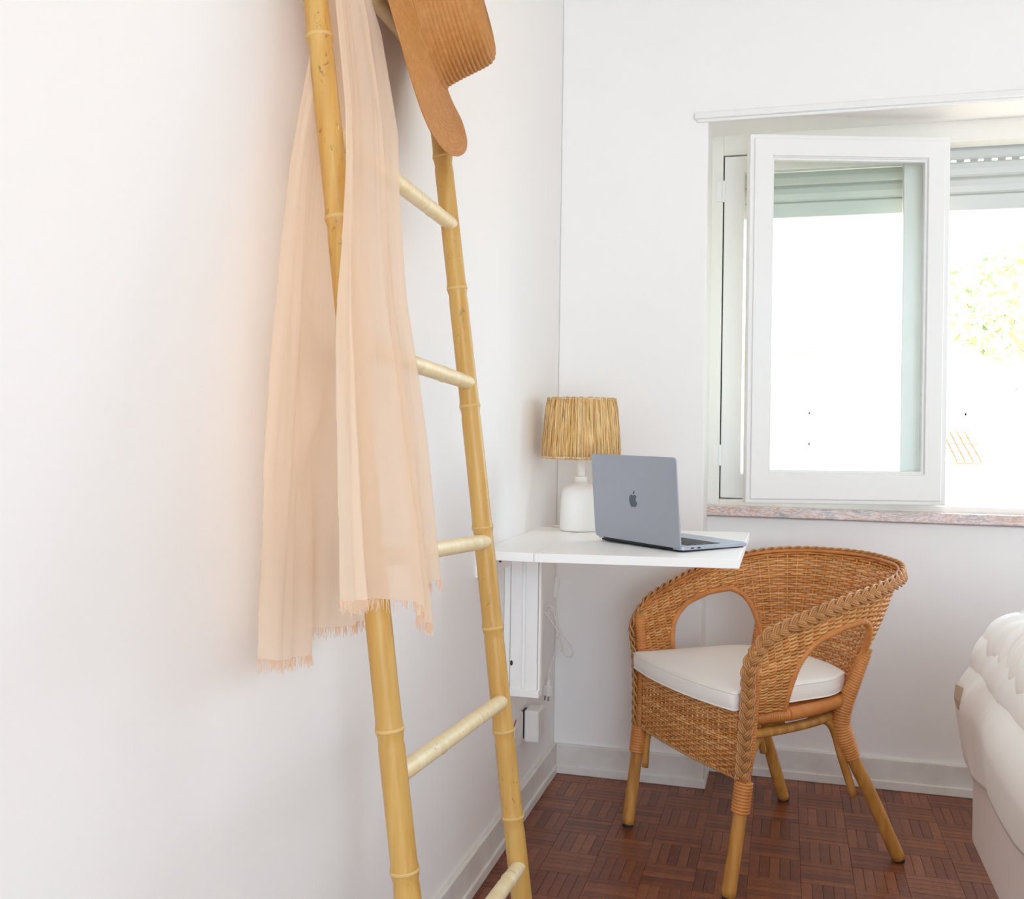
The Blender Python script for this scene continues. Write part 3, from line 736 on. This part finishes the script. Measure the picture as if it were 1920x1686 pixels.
# legs
for s in (-1, 1):
    P = spline([(s * .216, .247, 0.008), (s * .219, .226, .15), (s * .222, .208, .30), (s * .230, .202, .42), (s * .243, .208, .553)], 40)
    lg_ = MB().sweep(P, np.interp(np.linspace(0, 1, 40), [0, 1], [0.0165, 0.0125]), 14).build('leg', M_pole, chair, smooth=True)
    Q, rr = wrapped(P[15:17:1].tolist() if False else P[13:19], 0.0215, 0.0065); MB().sweep(Q, rr, 12).build('leg_collar', M_wrap, lg_, smooth=True)
    Q, rr = wrapped(P[19:39], 0.0165, 0.007); MB().sweep(Q, rr, 12).build('leg_wrapping', M_wrap, lg_, smooth=True)
    MB().sweep([(s * .216, .247, 0.0), (s * .216, .247, 0.009)], 0.0135, 12).build('foot_pad', M_foot, lg_)
    # short brace pole tucked behind the front leg
    P2 = spline([(s * .199, .208, .155), (s * .200, .195, .25), (s * .185, .14, .345), (s * .175, .07, .358)], 20)
    MB().sweep(P2, 0.009, 10).build('brace', M_pole, chair, smooth=True)
    P = spline([(s * .212, -.254, 0.008), (s * .192, -.19, .15), (s * .168, -.120, .30), (s * .168, -.112, .36), (s * .186, -.134, .44), (s * .206, -.158, .52)], 44)
    lg_ = MB().sweep(P, np.interp(np.linspace(0, 1, 44), [0, .5, 1], [0.0165, 0.016, 0.009]), 14).build('leg', M_pole, chair, smooth=True)
    Q, rr = wrapped(P[21:43], np.interp(np.linspace(0, 1, 22), [0, .2, .5, 1], [0.019, 0.026, 0.021, 0.011]), 0.0065); MB().sweep(Q, rr, 14).build('leg_wrapping', M_wrap, lg_, smooth=True)
    MB().sweep([(s * .2125, -.2555, 0.0), (s * .212, -.254, 0.009)], 0.0135, 12).build('foot_pad', M_foot, lg_)
    P2 = spline([(s * .170, -.150, .16), (s * .164, -.118, .25), (s * .160, -.085, .335), (s * .165, -.02, .358)], 20)
    MB().sweep(P2, 0.010, 10).build('brace', M_pole, chair, smooth=True)
# braid over the rim and down the front posts: three strands of three canes
post = np.array([(.226, .219, .262), (.231, .216, .36), (.240, .216, .45), (.247, .218, .52)])
rimpts = shell(np.linspace(0.0, 1.0, 60), 1.0)[0] + np.array([0, 0, 0.006])
path = np.vstack([post * np.array([-1, 1, 1]), rimpts[2:-2], post[::-1]])
NB = 720
BP = spline(path, NB)
Tb_ = np.gradient(BP, axis=0); Tb_ /= np.linalg.norm(Tb_, axis=1)[:, None]
outw = BP - np.array([0, 0.0, 0]); outw[:, 2] = 0; outw /= np.linalg.norm(outw, axis=1)[:, None]
vert = np.abs(Tb_[:, 2])
bk = np.clip((0.12 - BP[:, 1]) / 0.25, 0, 1)[:, None]
BP = BP + (outw * 0.006 - np.array([0, 0, 0.009])) * bk
nb = outw * (0.9 + 0.3 * bk) + np.array([0, 0, 0.75]) * (1 - vert)[:, None] * (1 - 0.65 * bk) + np.array([0, 0.75, 0]) * (vert ** 2)[:, None]
ker = np.ones(41) / 41
nb = np.stack([np.convolve(np.pad(nb[:, k], 20, mode='edge'), ker, mode='valid') for k in range(3)], 1)
nb -= Tb_ * (nb * Tb_).sum(1)[:, None]; nb /= np.linalg.norm(nb, axis=1)[:, None]
bb = np.cross(Tb_, nb)
sl = np.r_[0, np.cumsum(np.linalg.norm(np.diff(BP, axis=0), axis=1))]
om = 2 * PI / 0.072
for k in range(3):
    ph = om * sl + k * 2 * PI / 3
    ctr = BP + bb * (0.0118 * np.sin(ph))[:, None] + nb * (0.0042 * np.sin(2 * ph) + 0.006)[:, None]
    Ts = np.gradient(ctr, axis=0); Ts /= np.linalg.norm(Ts, axis=1)[:, None]
    bs = np.cross(Ts, nb)
    mbs = MB()
    for q in (-1, 0, 1): mbs.sweep(ctr + bs * (q * 0.0050) - nb * (0.0006 * abs(q)), 0.0027, 6, nrm=nb)
    mbs.build('braid_strand', M_braid, chair, smooth=True, recalc=False)

# cushion: its own thing on the seat
cu = empty('seat_cushion', CH + Vector((0, 0, 0.4105)), RZ); tag(cu, 'flat cream cotton cushion lying on the wicker armchair seat', 'cushion')
oc = spline([(-.150, -.135), (-.190, -.06), (-.199, 0.03), (-.206, .15), (-.212, .228), (-.205, .240), (-.10, .258), (0, .263), (.10, .258), (.205, .240), (.212, .228), (.206, .15), (.199, 0.03), (.190, -.06), (.150, -.135), (.08, -.160), (0, -.166), (-.08, -.160), (-.150, -.135)], 121)[:-1]
lay = [(0.90, 0.0), (0.985, 0.002), (1.0, 0.006), (1.004, 0.020), (1.004, 0.032), (0.998, 0.040), (0.985, 0.0445), (0.93, 0.047), (0.75, 0.0488), (0.5, 0.0495), (0.25, 0.0498), (0.02, 0.05)]
cc = np.array([0, 0.05]); V = []; n = len(oc)
for sc_, z in lay:
    for p in oc: q = cc + (p - cc) * sc_; V.append((q[0], q[1], z + (0.0015 * math.sin(q[0] * 14) * math.cos(q[1] * 11) if sc_ < 0.95 and z > 0.02 else 0)))
F = [(i * n + j, i * n + (j + 1) % n, (i + 1) * n + (j + 1) % n, (i + 1) * n + j) for i in range(len(lay) - 1) for j in range(n)] + [tuple(range(n - 1, -1, -1)), tuple((len(lay) - 1) * n + j for j in range(n))]
MB().add(V, F).build('cover', M_cush, cu, smooth=True)
b = MB()
for z, sc_ in ((0.0405, 1.003), (0.004, 1.0)):
    Q = np.array([[*(cc + (p - cc) * sc_), z] for p in oc]); b.sweep(Q, 0.0016, 6, closed=True)
b.build('piping', M_cush, cu, smooth=True)

# ================================================================== LADDER
lad = empty('bamboo_ladder', (0.25, -1.49, 0.0)); tag(lad, 'bamboo ladder with pale rungs leaning on the left white wall', 'ladder')
LO = np.array([0.25, -1.49, 0.0])
SL = -0.1268; X0L = 0.262
def lx(z): return X0L + SL * z
def rail(y, zmax, nodes, r0_, r1_):
    zs = np.linspace(0.0, zmax, 240); rad = np.interp(zs, [0, zmax], [r0_, r1_])
    for zn in nodes:
        d = zs - zn
        rad = rad + 0.0018 * np.exp(-(d / 0.006) ** 2) - 0.0011 * np.exp(-((d + 0.013) / 0.006) ** 2)
    wob = 0.0025 * np.sin(zs * 5 + y * 3)
    P = np.stack([lx(zs) + 0.0, y + wob, zs], 1) - LO
    o = MB().sweep(P, rad, 20).build('rail', M_bam, lad, smooth=True)
    for zn in nodes:
        w_ = 0.0025 * math.sin(zn * 5 + y * 3); zz = np.linspace(zn - 0.0025, zn + 0.0025, 5)
        rr = np.interp(zn, [0, zmax], [r0_, r1_]) + 0.0013 + 0.0006 * np.cos(np.linspace(-1.5, 1.5, 5))
        MB().sweep(np.stack([lx(zz), np.full(5, y + w_), zz], 1) - LO, rr, 20).build('node_ring', M_node, o, smooth=True)
    return o
YR, YL = -1.25, -1.726
nr_ = [0.06, 0.357, 0.505, 0.683, 0.857, 1.07, 1.278, 1.512, 1.70]
nl_ = [0.03, 0.24, 0.464, 0.643, 0.86, 1.07, 1.304, 1.543, 1.74]
railR = rail(YR, 1.80, nr_, 0.0185, 0.0160)
railL = rail(YL, 1.83, nl_, 0.0180, 0.0162)
for i, zr in enumerate((0.0, 0.273, 0.556, 0.832, 1.111, 1.391, 1.668)):
    if i == 0: continue
    zl_ = zr + 0.028
    t = np.linspace(0, 1, 90); y = YR + 0.004 + (YL - YR - 0.008) * t; z = zr + (zl_ - zr) * t
    rad = np.full(90, 0.0128)
    nd = [(0.16, 0.62), (0.14, 0.66), (0.12, 0.70), (0.28, 0.72), (0.22, 0.62), (0.30, 0.68)][i - 1]
    for tn in nd: rad = rad + 0.0011 * np.exp(-((t - tn) / 0.010) ** 2) - 0.0007 * np.exp(-((t - tn - 0.022) / 0.010) ** 2)
    P = np.stack([lx(z) + 0.003, y, z], 1) - LO
    ro = MB().sweep(P, rad, 18).build('rung', M_bamR, lad, smooth=True)

# ================================================================== SCARF
SO = np.array([0.05, -1.67, 1.705])
scf = empty('scarf', SO); tag(scf, 'sheer peach scarf with frayed ends draped over the bamboo ladder', 'scarf')
def ip(z, tab): a = np.array(sorted(tab)); return np.interp(z, a[:, 0], a[:, 1])
Lf = [(1.72, -1.740), (1.581, -1.745), (1.438, -1.758), (1.365, -1.774), (1.278, -1.803), (1.162, -1.849), (1.061, -1.878), (0.971, -1.905), (0.858, -1.936), (0.7, -1.97)]
Rf = [(1.72, -1.63), (1.636, -1.616), (1.599, -1.593), (1.458, -1.572), (1.335, -1.598), (1.212, -1.606), (1.108, -1.590), (0.994, -1.583), (0.881, -1.590), (0.818, -1.592), (0.7, -1.6)]
def hem_f(s):
    return np.interp(s, [0, .12, .28, .42, .50, .62, .72, .78, .80, .90, 1.0], [0.845, .835, .828, .822, .815, .785, .775, .778, .815, .818, .818])
NSs, NZ = 150, 130
S = np.linspace(0, 1, NSs)
Gf = np.zeros((NZ, NSs, 3))
ztop = 1.708
for i in range(NZ):
    t = i / (NZ - 1)
    z = ztop + (hem_f(S) - ztop) * t
    zz = z
    # wandering fold positions
    sw = S + 0.03 * np.sin(zz * 5.0 + 3 * S) * t
    y = ip(zz, Lf) + (ip(zz, Rf) - ip(zz, Lf)) * S
    A = 0.008 + 0.020 * t
    fold = A * (0.75 * np.sin(2 * PI * (1.7 * sw + 0.15 + 0.10 * zz)) + 0.36 * t * np.sin(2 * PI * (3.9 * sw * sw + 0.4 * zz)) + 0.20 * t * np.sin(2 * PI * (6.7 * sw ** 1.4 - 0.5 * zz)))
    fold = fold * np.clip(np.minimum(S / 0.42, (1 - S) / 0.16), 0, 1)
    fold = fold + np.array([mnz.noise((q * 11 + zv * 1.5, zv * 2.2, 0.7)) * 0.010 + mnz.noise((q * 26, zv * 5.0, 3.7)) * 0.004 for q, zv in zip(S, zz)]) * (0.35 + 0.65 * t)
    dx = lx(zz) + 0.034 + fold + 0.012 * t
    y = y + 0.006 * np.sin(2 * PI * (3.1 * S + 0.3) + zz * 3) * t
    top = np.clip((zz - 1.66) / 0.048, 0, 1); dx = dx * (1 - top) + (lx(1.69) + 0.003 + (0.030 - 0.012 * top) * np.cos(top * PI / 2)) * top
    Gf[i] = np.stack([dx, y, z], 1)
Lb = [(1.72, -1.730), (1.60, -1.728), (1.519, -1.736), (1.44, -1.763), (1.366, -1.784), (1.262, -1.802), (1.16, -1.816), (0.965, -1.843), (0.752, -1.858), (0.7, -1.86)]
Rb = [(1.72, -1.615), (1.5, -1.56), (1.1, -1.52), (0.74, -1.50)]
def hem_b(s):
    return np.interp(s, [0, .15, .32, .50, .515, .6, .75, .9, 1.0], [0.752, .738, .728, .720, .752, .748, .745, .74, .745])
Gb = np.zeros((NZ, NSs, 3))
for i in range(NZ):
    t = i / (NZ - 1)
    z = ztop + (hem_b(S) - ztop) * t
    y = ip(z, Lb) + (ip(z, Rb) - ip(z, Lb)) * S
    A = 0.004 + 0.012 * t
    sw = S + 0.04 * np.sin(z * 4.0 + 2) * t
    fold = np.clip(np.minimum(S / 0.16, (1 - S) / 0.16), 0, 1) * A * (0.7 * np.sin(2 * PI * (1.6 * sw + 0.1)) + 0.35 * t * np.sin(2 * PI * (3.7 * sw ** 1.3 + 0.3 * z)) + 0.2 * t * np.sin(2 * PI * 6.3 * sw))
    fold = fold + np.array([mnz.noise((q * 9 - zv * 1.2, zv * 2.4, 5.7)) * 0.009 + mnz.noise((q * 24, zv * 5.0, 8.7)) * 0.003 for q, zv in zip(S, z)]) * (0.3 + 0.7 * t)
    pinch = 0.016 * np.exp(-((z - 1.05 - 0.5 * (S - 0.35)) / 0.05) ** 2) * np.exp(-((S - 0.38) / 0.13) ** 2)
    dx = np.maximum(0.058 + fold + pinch, 0.022)
    top = np.clip((z - 1.66) / 0.048, 0, 1); dx = dx * (1 - top) + (lx(1.69) + 0.003 - (0.030 - 0.012 * top) * np.cos(top * PI / 2)) * top
    dx = np.maximum(dx, 0.012)
    Gb[i] = np.stack([dx, y, z], 1)
G_ = np.concatenate([Gb[::-1], Gf[1:]], 0) - SO
MB().grid(G_).build('cloth', M_scarf, scf, smooth=True, recalc=False)
fr_ = MB()
for row, per in ((Gf[-1], 330), (Gb[-1], 330)):
    for k in range(per):
        s = rng.uniform(0, NSs - 1.001); i = int(s); p = row[i] + (row[i + 1] - row[i]) * (s - i) - SO
        l = rng.uniform(0.005, 0.017); dx, dy = rng.normal(0, 0.15, 2)
        fr_.sweep([p + [0, 0, 0.001], p + [dx * l * .4, dy * l * .4, -l * .5], p + [dx * l, dy * l, -l]], [0.0006, 0.0005, 0.0003], 3)
stuff(fr_.build('fringe', M_scarf, scf, recalc=False))

# ================================================================== HAT
HC = Vector((0.096, -1.415, 1.672))
hat = empty('straw_hat', HC); tag(hat, 'brown plaited straw sun hat hung on the ladder top', 'hat')
ax = Vector((0.95, 0.13, 0.27)).normalized()
hat.rotation_euler = ax.to_track_quat('Z', 'X').to_euler()
def ridge_surface(prof_pts, pitchr=0.0068, nang=360, wave=0.0):
    pr = np.asarray(prof_pts, float); n = int(np.linalg.norm(np.diff(pr, axis=0), axis=1).sum() / (pitchr / 4))
    Q = spline(pr, n); T = np.gradient(Q, axis=0); T /= np.linalg.norm(T, axis=1)[:, None]; Nn = np.stack([T[:, 1], -T[:, 0]], 1) * -1
    s = np.r_[0, np.cumsum(np.linalg.norm(np.diff(Q, axis=0), axis=1))]
    a = np.arange(nang) * 2 * PI / nang
    rowi = np.floor(s / pitchr)
    off = 0.0017 * np.abs(np.sin(PI * s / pitchr)) 
    wv = 0.00035 * np.cos(PI * (np.arange(nang)[None, :] + rowi[:, None])) * np.abs(np.sin(PI * s / pitchr))[:, None]
    d = off[:, None] + wv
    r = Q[:, 0][:, None] + Nn[:, 0][:, None] * d; z = Q[:, 1][:, None] + Nn[:, 1][:, None] * d
    rr = np.clip((r - 0.095) / 0.09, 0, 1)
    z = z + wave * (np.sin(2 * a + 0.6)[None, :] * 0.7 + 0.5 * np.sin(3 * a + 2.0)[None, :]) * rr ** 1.6
    V = np.stack([r * np.cos(a), r * np.sin(a), z], -1)
    k = len(Q)
    F = [(i * nang + j, i * nang + (j + 1) % nang, (i + 1) * nang + (j + 1) % nang, (i + 1) * nang + j) for i in range(k - 1) for j in range(nang)]
    return V.reshape(-1, 3), F
V, F = ridge_surface([(0.002, 0.100), (0.04, 0.099), (0.064, 0.096), (0.075, 0.089), (0.0795, 0.075), (0.084, 0.045), (0.0885, 0.018), (0.092, 0.006)])
MB().add(V, F).build('crown', M_straw, hat, smooth=True, recalc=False, solid=0.0018)
V, F = ridge_surface([(0.091, 0.008), (0.096, 0.002), (0.108, -0.003), (0.135, -0.008), (0.170, -0.013), (0.203, -0.016)], wave=0.018)
MB().add(V, F).build('brim', M_straw, hat, smooth=True, recalc=False, solid=0.0018)

# ================================================================== BED
BX, BY = 1.072, -0.50
bed = empty('bed', (BX, BY, 0)); tag(bed, 'upholstered beige divan bed by the window wall beside the wicker armchair', 'bed')
BWd, BLn = 1.5, 2.2
def rbox(w0, l0, z0, z1, r):
    poly = [(x + w0 / 2, y - l0 / 2) for x, y in rrect(w0, l0, r, 8)]; return MB().prism(poly, z1 - z0, Matrix.Translation((0, 0, z0)))
rbox(BWd, BLn, 0.13, 0.34, 0.045).build('base', M_divan, bed, bevel=0.012, seg=3)
rbox(BWd, BLn, 0.34, 0.52, 0.06).build('mattress', M_matt, bed, bevel=0.03, seg=3)
for x, y in ((0.09, -0.16), (0.09, -BLn + 0.14), (BWd - 0.09, -0.16), (BWd - 0.09, -BLn + 0.14)):
    MB().sweep([(x, y, 0), (x, y, 0.132)], [0.026, 0.034], 16).build('leg', M_bedleg, bed)
def drape(x0, y0, ztop, R, a0, a1, b0, b1, na, nb_, wr, seed, hemv=0.0, fx=4.0, fy_=14.0, rid=0.22):
    """cloth over the far-left corner of the bed; a across (x), b along (-y); negatives hang over the edges"""
    rs = np.random.default_rng(seed); phs = rs.uniform(0, 6.28, 24)
    A = np.linspace(a0, a1, na); B = np.linspace(b0, b1, nb_); a, b = np.meshgrid(A, B, indexing='ij')
    if hemv: a = np.where(a < 0, a * (1 + hemv * np.sin(b * 7 + 1.0) + hemv * 0.6 * np.sin(b * 17)), a)
    am, bm2 = np.minimum(a, 0), np.minimum(b, 0); l = np.hypot(am, bm2) + 1e-9; nx, ny = am / l, bm2 / l
    hz = np.where(l < R * PI / 2, R * np.sin(np.minimum(l / R, PI / 2)), R); dz = np.where(l < R * PI / 2, R * (1 - np.cos(np.minimum(l / R, PI / 2))), R + l - R * PI / 2)
    tuck = np.clip(l - R * PI / 2, 0, 1)
    hz = hz - 0.30 * tuck ** 1.0 * 0.55
    X = x0 + np.maximum(a, 0) + nx * hz; Y = y0 - np.maximum(b, 0) - ny * hz * -1 * -1
    Y = y0 - np.maximum(b, 0) + (-ny) * hz
    Z = ztop - dz
    from mathutils import noise as mn
    wv = np.zeros_like(X)
    for i in range(na):
        for j in range(nb_):
            aa, b_ = a[i, j], b[i, j]
            wx = mn.noise((aa * 3.1 + seed, b_ * 3.1, 0.3)) * 0.25
            n1 = 0.5 + 0.9 * mn.noise((aa * fx + seed * 3, (b_ + wx) * fy_, 1.7))
            n2 = 1 - abs(mn.noise((aa * fx * 2.3 + seed * 5, (b_ + wx * 0.6) * fy_ * 2.2, 4.1))) * 2
            n3 = mn.noise((aa * 3.5, b_ * 4.0, seed))
            wv[i, j] = wr * (1.1 * n1 + rid * n2 + 0.35 * n3 - 0.5)
    nX, nY, nZ = nx, -ny, np.sqrt(np.clip(1 - np.minimum(l / R / (PI / 2), 1) ** 2, 0, 1))
    return np.stack([X + nX * wv * (l > 1e-6), Y + nY * wv * (l > 1e-6), Z + np.maximum(nZ, 0.25) * wv], -1)
O_ = np.array([BX, BY, 0])
duv = tag(empty('duvet', (BX, BY, 0.52)), 'cream duvet hanging over the bed edge under the crumpled throw', 'duvet')
OD = np.array([BX, BY, 0.52])
P = drape(BX + 0.086, BY - 0.068, 0.578, 0.125, -0.315, 1.35, -0.30, 2.1, 160, 260, 0.012, 3, 0.05, 2.0, 9.0, 0.12) - OD
MB().grid(P).build('cover', M_duvet, duv, smooth=True, solid=0.012)
thr = tag(empty('throw_blanket', (BX, BY, 0.6)), 'off-white crumpled cotton throw spread on top of the bed', 'throw')
OT = np.array([BX, BY, 0.6])
P = drape(BX + 0.085, BY - 0.09, 0.662, 0.085, -0.178, 1.2, -0.17, 2.0, 220, 340, 0.017, 9, 0.03, 3.4, 24.0, 0.0) - OT
MB().grid(P).build('top_layer', M_throw, thr, smooth=True, solid=0.016)
P = drape(BX + 0.080, BY - 0.085, 0.628, 0.094, -0.205, 0.4, -0.19, 2.0, 90, 240, 0.004, 21, 0.05, 5.0, 14.0, 0.2) - OT
MB().grid(P).build('folded_layer', M_throw, thr, smooth=True, solid=0.014)
tb = MB().grid(np.array([[(0, 0, 0), (0.028, 0.003, 0)], [(0.001, -0.003, -0.028), (0.030, -0.002, -0.030)], [(0.0, 0.004, -0.052), (0.030, 0.003, -0.054)]]))
o = tb.build('tab', M_tab, thr, solid=0.002); o.location = (-0.050, -0.115, -0.103); o.rotation_euler = (0, 0, -1.3); o['label'] = 'small beige fabric tab'
